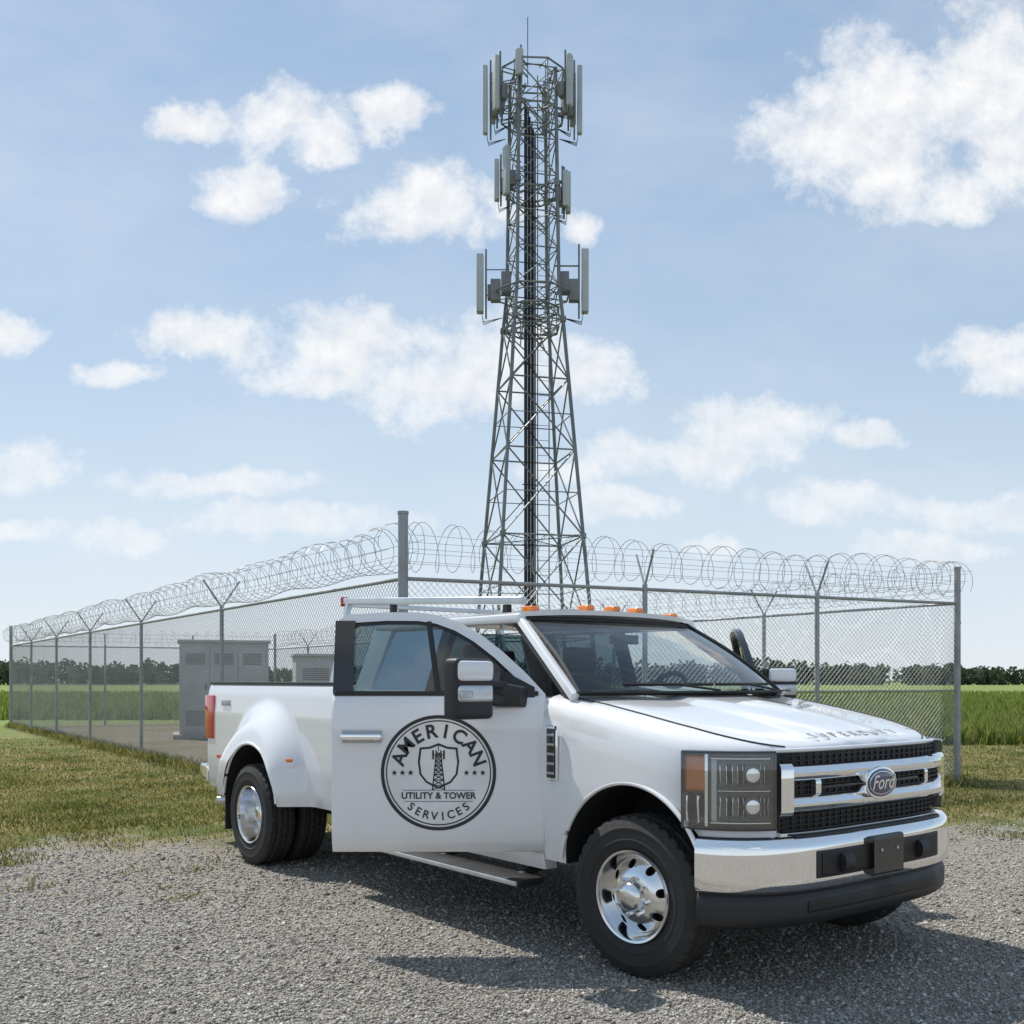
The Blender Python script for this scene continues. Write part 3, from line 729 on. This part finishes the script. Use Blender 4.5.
for cx,cy in cn:
    for z in (4.3,8.6,11.3): tb.tube([(cx*hs(z),cy*hs(z),z-.05),(cx*hs(z),cy*hs(z),z+.05)],.060,8)
    tb.box((cx*hs(0),cy*hs(0),.05),.3,.3,.1)
def platform(z,R,rot,h,seg=12,rail=True):
    for zz in ((z,z+h) if rail else (z,)):
        pts=[(R*math.cos(rot+2*math.pi*k/seg),R*math.sin(rot+2*math.pi*k/seg),zz) for k in range(seg+1)]
        thin.tube(pts,.02,5)
        thin.tube([(p[0]*.62,p[1]*.62,zz) for p in pts],.013,5)
        for k in range(seg): thin.tube([pts[k],(pts[k][0]*.45,pts[k][1]*.45,zz)],.013,4)
    if rail:
        for k in range(seg):
            a=rot+2*math.pi*k/seg; a2=a+2*math.pi/seg
            thin.tube([(R*math.cos(a),R*math.sin(a),z),(R*math.cos(a),R*math.sin(a),z+h)],.012,4)
            if k%2==0:
                thin.tube([(R*.5*math.cos(a),R*.5*math.sin(a),z-.35),(R*math.cos(a2),R*math.sin(a2),z)],.012,4)
                thin.tube([(R*math.cos(a),R*math.sin(a),z),(R*math.cos(a2),R*math.sin(a2),z+h)],.010,4)
platform(12.75,.66,.2,.85,seg=8)
def antenna(a,R,z,h,w=.16,d=.10,rr=True):
    x,y=R*math.cos(a),R*math.sin(a)
    thin.tube([(x*.93,y*.93,z-.12),(x*.93,y*.93,z+h+.12)],.020,6)
    thin.tube([(x*.93,y*.93,z+h*.3),(x*.45,y*.45,z+h*.3)],.016,4); thin.tube([(x*.93,y*.93,z+h*.75),(x*.45,y*.45,z+h*.75)],.016,4)
    ant.box((x*1.05,y*1.05,z+h/2),d,w,h,a)
    for k in range(3): cab.tube([(x*1.02,y*1.02,z),(x*.98,y*.98,z-.18-.03*k),(x*.6,y*.6,z-.1)],.008,4)
    if rr: boxes.box((x*.84,y*.84,z+h*.35),.12,.17,.28,a)
R0=rad(-14)
for a,h,R_ in ((180,1.35,.90),(163,1.0,.80),(205,1.05,.76),(0,1.35,.90),(17,1.05,.82),(-28,1.0,.78),(245,.5,.6),(70,.8,.8),(110,.8,.8)):
    antenna(rad(a)+R0,R_,13.78-h,h,w=.14,rr=(h>.9))
for a,h in ((180,.80),(205,.95),(0,.80),(-22,.7)): antenna(rad(a)+R0,.68 if a!=205 else .55,11.10 if a>90 else 10.85,h,w=.17)
platform(11.2,.5,.2,.0,seg=8,rail=False)
for a,h in ((180,1.15),(0,1.25)): antenna(rad(a)+R0,1.0,8.85,h,w=.22,d=.14)
platform(9.2,.78,.2,.0,seg=8,rail=False); platform(8.5,.55,.2,.4,seg=8)
for x in (-.55,.60,-.76,.80):
    a=R0; boxes.box((x*math.cos(a),x*math.sin(a)-.1,9.4 if abs(x)<.7 else 9.25),.2,.2,.42,R0)
thin.tube([(-.1,0,TZ-.2),(-.1,0,14.75)],.011,5)
for s in (-.35,.3): thin.tube([(s,.1,TZ-.1),(s,.1,TZ+.35)],.011,5)
tb.make('tower_legs',M['towersteel'],tower); thin.make('lattice_bracing',M['towersteel'],tower)
cab.make('cable_run',M['cable'],tower); ant.make('panel_antennas',M['antenna'],tower,bevel=.02); boxes.make('radio_units',M['cabdark'],tower,bevel=.01)

# ------------------------------------------------------------ cabinets
def cabinet(w,d,h,loc,rz,doors=2):
    E=empty('equipment_cabinet',loc,rz)
    box('pad',-w/2-.15,w/2+.15,-d/2-.15,d/2+.15,0,.12,M['concrete'],E,bevel=.01)
    box('body',-w/2,w/2,-d/2,d/2,.12,h-.05,M['cabinet'],E,bevel=.015)
    box('roof_cap',-w/2-.05,w/2+.05,-d/2-.05,d/2+.05,h-.05,h+.02,M['cabinet'],E,bevel=.012)
    for k in range(doors):
        a=-w/2+.05+k*(w-.1)/doors; b=a+(w-.1)/doors-.03
        box('cabinet_door',a,b,-d/2-.02,-d/2-.003,.2,h-.15,M['cabinet'],E,bevel=.006)
        for q in range(8): box('louvre',a+.1,b-.1,-d/2-.032,-d/2-.021,.35+q*.05,.37+q*.05,M['cabdark'],E,bevel=.002)
        for q in range(6): box('louvre',a+.1,b-.1,-d/2-.032,-d/2-.021,h-.6+q*.05,h-.58+q*.05,M['cabdark'],E,bevel=.002)
        box('latch',b-.09,b-.05,-d/2-.05,-d/2-.021,h*.5,h*.5+.16,M['cabdark'],E,bevel=.005)
    return E
cabinet(2.2,1.3,2.5,(-7.55,26.8,0),rad(18),3)
cabinet(.95,.8,2.1,(-4.75,24.6,0),rad(18),1)
cabinet(.8,.6,1.6,(-3.3,23.2,0),rad(18),1)

# ------------------------------------------------------------ ground
def edge_np(x): return 9.1+.13*(x+4.5)
def groundmat():
    m,nt,b=newmat('ground_surface'); g=N(nt,'ShaderNodeNewGeometry').outputs['Position']
    sp=N(nt,'ShaderNodeSeparateXYZ'); nt.links.new(g,sp.inputs[0])
    v=N(nt,'ShaderNodeTexVoronoi'); setin(v,{'Scale':62.,'Randomness':1.}); nt.links.new(g,v.inputs['Vector'])
    sc=N(nt,'ShaderNodeSeparateColor'); nt.links.new(v.outputs['Color'],sc.inputs[0])
    gc=ramp(nt,sc.outputs[0],[(0,(.165,.15,.13)),(.35,(.27,.25,.22)),(.7,(.36,.34,.305)),(1,(.46,.44,.41))])
    big=noise(nt,g,.8,4); gc=mixc(nt,ramp(nt,big,[(.35,0.),(.7,.5)]),gc,(.28,.245,.19))
    gc=mixc(nt,ramp(nt,v.outputs['Distance'],[(.3,0.),(.75,.5)]),gc,(.12,.11,.09))
    n1=noise(nt,g,.8,5,.65); n2=noise(nt,g,9,4,.7); n3=noise(nt,g,.06,3)
    gr=mixc(nt,ramp(nt,n1,[(.40,0.),(.58,1.)]),(.10,.125,.035),(.28,.225,.11))
    gr=mixc(nt,ramp(nt,n2,[(.35,0.),(.8,.6)]),gr,(.07,.08,.025))
    far=ramp(nt,mth(nt,'DIVIDE',sp.outputs[1],100),[(.20,0.),(.34,1.)])
    fld=mixc(nt,ramp(nt,n3,[(.3,0.),(.7,1.)]),(.16,.22,.06),(.22,.26,.085))
    gr=mixc(nt,far,gr,fld)
    e=mth(nt,'SUBTRACT',sp.outputs[1],mth(nt,'MULTIPLY_ADD',sp.outputs[0],.13,9.1+.13*4.5))
    wob=mth(nt,'MULTIPLY_ADD',noise(nt,g,1.1,6,.7),5.4,-2.7)
    e2=mth(nt,'ADD',e,wob)
    mask=ramp(nt,mth(nt,'MULTIPLY_ADD',e2,.5,.5),[(.30,0.),(.75,1.)])
    col=mixc(nt,mask,gc,gr); nt.links.new(col,b.inputs['Base Color']); setin(b,{'Roughness':.95,'Specular IOR Level':.15})
    bp=N(nt,'ShaderNodeBump'); setin(bp,{'Strength':.8,'Distance':.012})
    hh=mth(nt,'ADD',mth(nt,'MULTIPLY',v.outputs['Distance'],-1.),mth(nt,'MULTIPLY',n2,.8))
    nt.links.new(hh,bp.inputs['Height']); nt.links.new(bp.outputs[0],b.inputs['Normal'])
    return m
GM=groundmat()
xs=[-1800,-300,-60,-15,0,15,60,300,1800]; ys=[-300,-40,0,8,16,40,120,500,2500]
grid('ground',[[(x,y,0) for x in xs] for y in ys],GM,None,smooth=False)
def padmat():
    m,nt,b=newmat('compound_gravel'); g=N(nt,'ShaderNodeNewGeometry').outputs['Position']
    n=noise(nt,g,14,5,.7); n2=noise(nt,g,.5,4)
    c=ramp(nt,n,[(.3,(.11,.09,.07)),(.5,(.21,.175,.14)),(.75,(.31,.27,.23))])
    c=mixc(nt,ramp(nt,n2,[(.4,0.),(.65,.7)]),c,(.13,.13,.055))
    nt.links.new(c,b.inputs['Base Color']); setin(b,{'Roughness':.95,'Specular IOR Level':.1})
    bp=N(nt,'ShaderNodeBump'); setin(bp,{'Strength':.7,'Distance':.02}); nt.links.new(n,bp.inputs['Height']); nt.links.new(bp.outputs[0],b.inputs['Normal']); return m
mk('gravel_pad',[(A.x,A.y-.3,.004),(Bc.x+.3,Bc.y,.004),(Dd.x,Dd.y+.3,.004),(Cc.x-.3,Cc.y,.004)],[(0,1,2,3)],padmat(),None)

def attrmat(name,stops,rough=.9,nscale=.7,namp=.5,trans=0):
    m,nt,b=newmat(name); a=N(nt,'ShaderNodeAttribute'); a.attribute_name='rnd'; g=N(nt,'ShaderNodeNewGeometry').outputs['Position']
    f=mth(nt,'ADD',a.outputs['Fac'],mth(nt,'MULTIPLY_ADD',noise(nt,g,nscale,3),namp*2,-namp))
    c=ramp(nt,f,stops); nt.links.new(c,b.inputs['Base Color']); setin(b,{'Roughness':rough,'Specular IOR Level':.2})
    if trans:
        t=N(nt,'ShaderNodeBsdfTranslucent'); nt.links.new(mixc(nt,1.0,c,(1.0,1.0,.6),'MULTIPLY'),t.inputs[0]); x=N(nt,'ShaderNodeMixShader'); x.inputs[0].default_value=trans
        nt.links.new(b.outputs[0],x.inputs[1]); nt.links.new(t.outputs[0],x.inputs[2]); nt.links.new(x.outputs[0],nt.nodes['Material Output'].inputs[0])
    return m
NS=190000
inv=rng.uniform(1/12.5,1/3.7,NS); y=1/inv; x=rng.uniform(-1,1,NS)*(.56*y+.4)
keep=(y<edge_np(x)+rng.normal(0,.7,NS)); x=x[keep];y=y[keep]; n=len(x)
sz=np.minimum(rng.lognormal(0,.42,n),3.)*.0051*(.75+.06*y)
oct_=np.array([[1,0,0],[-1,0,0],[0,1,0],[0,-1,0],[0,0,1],[0,0,-1]],float)
V=oct_[None]*np.ones((n,1,1))+rng.normal(0,.22,(n,6,3)); V*=sz[:,None,None]; V*=rng.uniform(.7,1.35,(n,1,3)); V[:,:,2]*=.65
an=rng.uniform(0,6.28,n); ca,sa=np.cos(an)[:,None],np.sin(an)[:,None]
tl=rng.normal(0,.45,n)[:,None]; X1=V[:,:,0]*np.cos(tl)-V[:,:,2]*np.sin(tl); Z1=V[:,:,0]*np.sin(tl)+V[:,:,2]*np.cos(tl)
XX=X1*ca-V[:,:,1]*sa+x[:,None]; YY=X1*sa+V[:,:,1]*ca+y[:,None]; ZZ=Z1+(sz*.3)[:,None]
V=np.stack([XX,YY,ZZ],-1).reshape(-1,3)
of=np.array([[0,2,4],[2,1,4],[1,3,4],[3,0,4],[2,0,5],[1,2,5],[3,1,5],[0,3,5]])
Fm=(of[None]+6*np.arange(n)[:,None,None]).reshape(-1,3)
fast('gravel',V,Fm,attrmat('gravel_stones',[(0,(.15,.135,.12)),(.3,(.26,.24,.21)),(.6,(.36,.34,.305)),(.88,(.46,.44,.405)),(1,(.58,.565,.53))],nscale=.6,namp=.25),attr=np.repeat(rng.uniform(0,1,n),6))
def blades(name,x,y,h,w,mat,z=0,lean=.4):
    n=len(x); a=rng.uniform(0,6.28,n); dx=np.cos(a)*w; dy=np.sin(a)*w; lx=rng.normal(0,lean,n)*h; ly=rng.normal(0,lean,n)*h
    V=np.stack([np.stack([x-dx,y-dy,np.full(n,z)],-1),np.stack([x+dx,y+dy,np.full(n,z)],-1),np.stack([x+dx*.6+lx*.4,y+dy*.6+ly*.4,h*.6],-1),np.stack([x+lx,y+ly,h],-1)],1).reshape(-1,3)
    F=(np.array([[0,1,2],[0,2,3]])[None]+4*np.arange(n)[:,None,None]).reshape(-1,3)
    return fast(name,V,F,mat,attr=np.repeat(rng.uniform(0,1,n),4))
def inside(x,y,mar=0.1):
    d1=(Cc-A).normalized(); d2=(Bc-A).normalized()
    det=d1.x*d2.y-d1.y*d2.x; px=x-A.x; py=y-A.y
    s=(px*d2.y-py*d2.x)/det; t=(d1.x*py-d1.y*px)/det
    return (s>-mar)&(t>-mar)&(s<26.4)&(t<8.4+mar)
def vnoise(x,y,s):
    return np.sin(x*s+1.3*np.sin(y*s*.7+1))*np.cos(y*s*1.1+1.7*np.sin(x*s*.6))*.5+.25*np.sin(x*s*2.7+y*s*2.1)+.2*np.sin(x*s*5.1-y*s*4.3)
NG=330000
inv=rng.uniform(1/26,1/6.6,NG); y=1/inv; x=rng.uniform(-1,1,NG)*(.56*y+.4)
e=y-edge_np(x)
pk=(e+1.8*vnoise(x,y,2.1)+rng.normal(0,.6,len(x))>.45)|((e>-3.0)&(x<-1.9)&(vnoise(x+5,y,2.6)+.12*rng.normal(0,1,len(x))>.60))
thin_=rng.uniform(0,1,len(x))<np.clip(.40+.20*e+.5*vnoise(x+2,y,1.3),.12,1)
keep=pk&thin_&(~inside(x,y,.05)); x=x[keep];y=y[keep]
h=rng.uniform(.015,.050,len(x))*(1+.55*vnoise(x,y,1.2))
gmat=attrmat('grass_blades',[(.0,(.07,.10,.025)),(.3,(.125,.155,.04)),(.52,(.22,.215,.075)),(.8,(.36,.31,.15)),(1,(.46,.40,.23))],nscale=.9,namp=.75,trans=.35)
blades('grass',x,y,np.maximum(h,.010),.0035+.00025*y,gmat)
NC=150000
inv=rng.uniform(1/110,1/23.5,NC); y=1/inv; x=rng.uniform(-1,1,NC)*(.6*y+2)
keep=(~inside(x,y,.6))&((x>-6)|(y>38)); x=x[keep];y=y[keep]
x=np.round(x/.5)*.5*.35+x*.65
cm=attrmat('crop_leaves',[(0,(.085,.135,.03)),(.35,(.15,.21,.05)),(.7,(.23,.28,.08)),(1,(.34,.33,.14))],nscale=.12,namp=.35,trans=.45)
blades('crop_field',x,y,rng.uniform(.25,.55,len(x))*(1+.15*vnoise(x,y,.5)),.010+.0006*y,cm,lean=.3)
def line_pts(p,q,n,sd): 
    t=rng.uniform(0,1,n); return p.x+(q.x-p.x)*t+rng.normal(0,sd,n),p.y+(q.y-p.y)*t+rng.normal(0,sd,n)
xa,ya=line_pts(A,Cc,9000,.12); xb,yb=line_pts(A,Bc,5000,.12); xc,yc=line_pts(Bc,Dd,5000,.15)
x=np.concatenate([xa,xb,xc]);y=np.concatenate([ya,yb,yc]); blades('weeds',x,y,rng.uniform(.05,.2,len(x)),.006,gmat,lean=.3)

# ------------------------------------------------------------ distant trees
tv=[];tr_=[];NT=520
cx=np.linspace(-420,420,NT)+rng.normal(0,1.5,NT)
for i in range(NT):
    bx=cx[i]; by=300+rng.uniform(-12,22); hgt=rng.uniform(5.2,7.6)*(1+.18*math.sin(bx*.03)+.08*math.sin(bx*.11)); rw=rng.uniform(2.6,4.6)
    nl=210
    nc=8; cc=np.stack([rng.normal(0,rw*.5,nc),rng.normal(0,rw*.5,nc),rng.uniform(.3,.85,nc)*hgt],-1); cr=rng.uniform(.9,1.7,nc)
    k=rng.integers(0,nc,nl); d=rng.normal(0,1,(nl,3)); d/=np.linalg.norm(d,axis=1)[:,None]; p=cc[k]+d*(cr[k]*rng.uniform(.55,1.1,nl))[:,None]
    low=rng.uniform(0,1,nl)<.38; p[low,2]=rng.uniform(0.05,.5,low.sum())*hgt; p[:,2]=np.clip(p[:,2],.2,None)
    p+=np.array([bx,by,0]); u=rng.normal(0,1,(nl,3)); u/=np.linalg.norm(u,axis=1)[:,None]; w=rng.normal(0,1,(nl,3)); w-=(w*u).sum(1)[:,None]*u; w/=np.linalg.norm(w,axis=1)[:,None]
    s=rng.uniform(.28,.6,nl)[:,None]
    q=np.stack([p-u*s-w*s*.6,p+u*s-w*s*.6,p+u*s*.7+w*s,p-u*s*.7+w*s],1); tv.append(q.reshape(-1,3)); tr_.append(np.repeat(np.clip(rng.uniform(.1,.6)+rng.normal(0,.18,nl),0,1),4))
    r=.18; tq=np.array([[bx-r,by,0],[bx+r,by,0],[bx+r*.5,by,hgt*.6],[bx-r*.5,by,hgt*.6]]); tv.append(tq); tr_.append(np.zeros(4))
V=np.concatenate(tv); F=np.arange(len(V)).reshape(-1,4)
fast('distant_tree_line',V,F,attrmat('tree_foliage',[(0,(.06,.08,.06)),(.5,(.09,.12,.075)),(1,(.14,.17,.10))],nscale=.05,namp=.25,trans=.25),attr=np.concatenate(tr_))  # aerial haze is put into the leaf colours, lifted and greyed

# ------------------------------------------------------------ sky & light
sd=Vector((-.75*.5736,.66*.5736,.819)).normalized()
sun=bpy.data.lights.new('sun','SUN'); sun.energy=5.0; sun.angle=rad(.53); sun.color=(1,.95,.88)
so=bpy.data.objects.new('sun',sun); COL.objects.link(so); so.rotation_euler=sd.to_track_quat('Z','Y').to_euler(); so.location=(-10,10,30)
Wd=bpy.data.worlds.new('World'); S.world=Wd; Wd.use_nodes=True; nt=Wd.node_tree; nt.nodes.clear()
out=N(nt,'ShaderNodeOutputWorld'); bg=N(nt,'ShaderNodeBackground'); bg.inputs[1].default_value=.095
sky=N(nt,'ShaderNodeTexSky'); sky.sky_type='NISHITA'; sky.sun_disc=False; sky.sun_elevation=rad(55); sky.sun_rotation=math.atan2(-.75,.66)%(2*math.pi)
sky.air_density=1.0; sky.dust_density=.4; sky.ozone_density=2.0; sky.altitude=50
clouds=[(200,126,50,22),(290,122,60,34),(320,145,30,18),(242,197,46,23),(430,205,86,38),(392,112,40,22),(585,222,28,20),
(835,135,80,52),(885,100,78,60),(890,165,60,48),(1000,85,75,75),(1005,150,50,48),(955,198,32,22),(15,330,36,18),(120,373,38,13),(205,340,76,27),(350,342,80,36),(325,375,75,17),(445,385,86,40),(500,350,54,34),(592,370,50,26),
(30,462,56,25),(210,481,98,15),(690,452,112,23),(760,427,76,25),(862,442,32,14),(985,352,52,25),(1015,378,42,24),
(290,522,108,18),(120,538,55,17),(22,530,36,11),(620,501,60,18),(835,503,68,19),(995,512,68,20),(930,552,54,15),(720,545,36,11),(560,470,50,12)]
def vm(nt_,op,a,b=None,sc=None):
    n=N(nt_,'ShaderNodeVectorMath',operation=op)
    for i,v in enumerate((a,b)):
        if v is None: continue
        if isinstance(v,(tuple,list)): n.inputs[i].default_value=v
        else: nt_.links.new(v,n.inputs[i])
    if sc is not None: n.inputs['Scale'].default_value=sc
    return n
tc=N(nt,'ShaderNodeTexCoord').outputs['Generated']; sp=N(nt,'ShaderNodeSeparateXYZ'); nt.links.new(tc,sp.inputs[0])
ay=mth(nt,'MAXIMUM',mth(nt,'ABSOLUTE',sp.outputs[1]),.02)
cb=N(nt,'ShaderNodeCombineXYZ'); vv=mth(nt,'DIVIDE',sp.outputs[2],ay); nt.links.new(mth(nt,'DIVIDE',sp.outputs[0],ay),cb.inputs[0]); nt.links.new(vv,cb.inputs[1])
uv=cb.outputs[0]
nz=N(nt,'ShaderNodeTexNoise'); setin(nz,{'Scale':10.,'Detail':6.,'Roughness':.62}); nt.links.new(uv,nz.inputs['Vector'])
dv=vm(nt,'MULTIPLY',vm(nt,'SUBTRACT',nz.outputs['Color'],(.5,.5,.5)).outputs[0],(.10,.065,0)).outputs[0]
pv=vm(nt,'MULTIPLY',vm(nt,'ADD',uv,dv).outputs[0],(1,1,0)).outputs[0]
cur=None
for px,py,rx,ry in clouds:
    c=((px-512)/1024,(680-py)/1024,0); sx,sy=1024/rx/1.28,1024/ry/1.28
    ma=vm(nt,'MULTIPLY_ADD',pv,(sx,sy,1)); ma.inputs[2].default_value=(-c[0]*sx,-c[1]*sy,0)
    L=vm(nt,'LENGTH',ma.outputs[0]).outputs['Value']
    cur=L if cur is None else mth(nt,'SMOOTH_MIN',cur,L,.25)
nA=noise(nt,uv,17,7,.66); nB=noise(nt,vm(nt,'ADD',uv,(-.006,.016,0)).outputs[0],17,5,.6)
base=mth(nt,'SUBTRACT',1.,cur)
den=mth(nt,'ADD',base,mth(nt,'MULTIPLY_ADD',nA,1.9,-.95))
# clouds nearer the horizon are softer and hazier
al=mth(nt,'MULTIPLY',ramp(nt,den,[(.0,0.),(.12,.10),(.42,.72),(.85,1.)],'B_SPLINE'),ramp(nt,vv,[(.05,.55),(.3,.92),(.5,1.)]))
em=mth(nt,'ADD',mth(nt,'MULTIPLY_ADD',mth(nt,'SUBTRACT',nB,nA),1.9,.12),mth(nt,'MULTIPLY',den,.32))
shade=ramp(nt,em,[(.12,(10.5,10.5,10.5)),(.8,(8.1,8.4,9.0))])
hz=ramp(nt,vv,[(0.,.94),(.12,.82),(.35,.60),(.7,.46)])
hc=ramp(nt,vv,[(0.,(8.5,9.1,9.7)),(.12,(7.6,8.8,9.9)),(.35,(6.3,8.1,10.0)),(.7,(5.3,7.5,10.2))])
thinc=ramp(nt,noise(nt,vm(nt,'MULTIPLY',uv,(1,2,1)).outputs[0],2.6,5,.6),[(.42,0.),(.9,.5)])
skyc=mixc(nt,hz,sky.outputs[0],hc)
skyc=mixc(nt,thinc,skyc,(8.7,9.2,9.8))
fin=mixc(nt,al,skyc,shade)
nt.links.new(fin,bg.inputs[0]); nt.links.new(bg.outputs[0],out.inputs[0])
try: Wd.cycles.sampling_method='MANUAL'; Wd.cycles.sample_map_resolution=512
except Exception: pass

cam=bpy.data.cameras.new('camera'); co=bpy.data.objects.new('camera',cam); COL.objects.link(co)
co.location=(0,0,1.5); co.rotation_euler=(rad(90),0,0); cam.lens=36; cam.sensor_width=36; cam.shift_y=.164; cam.clip_end=6000; cam.clip_start=.05
S.camera=co
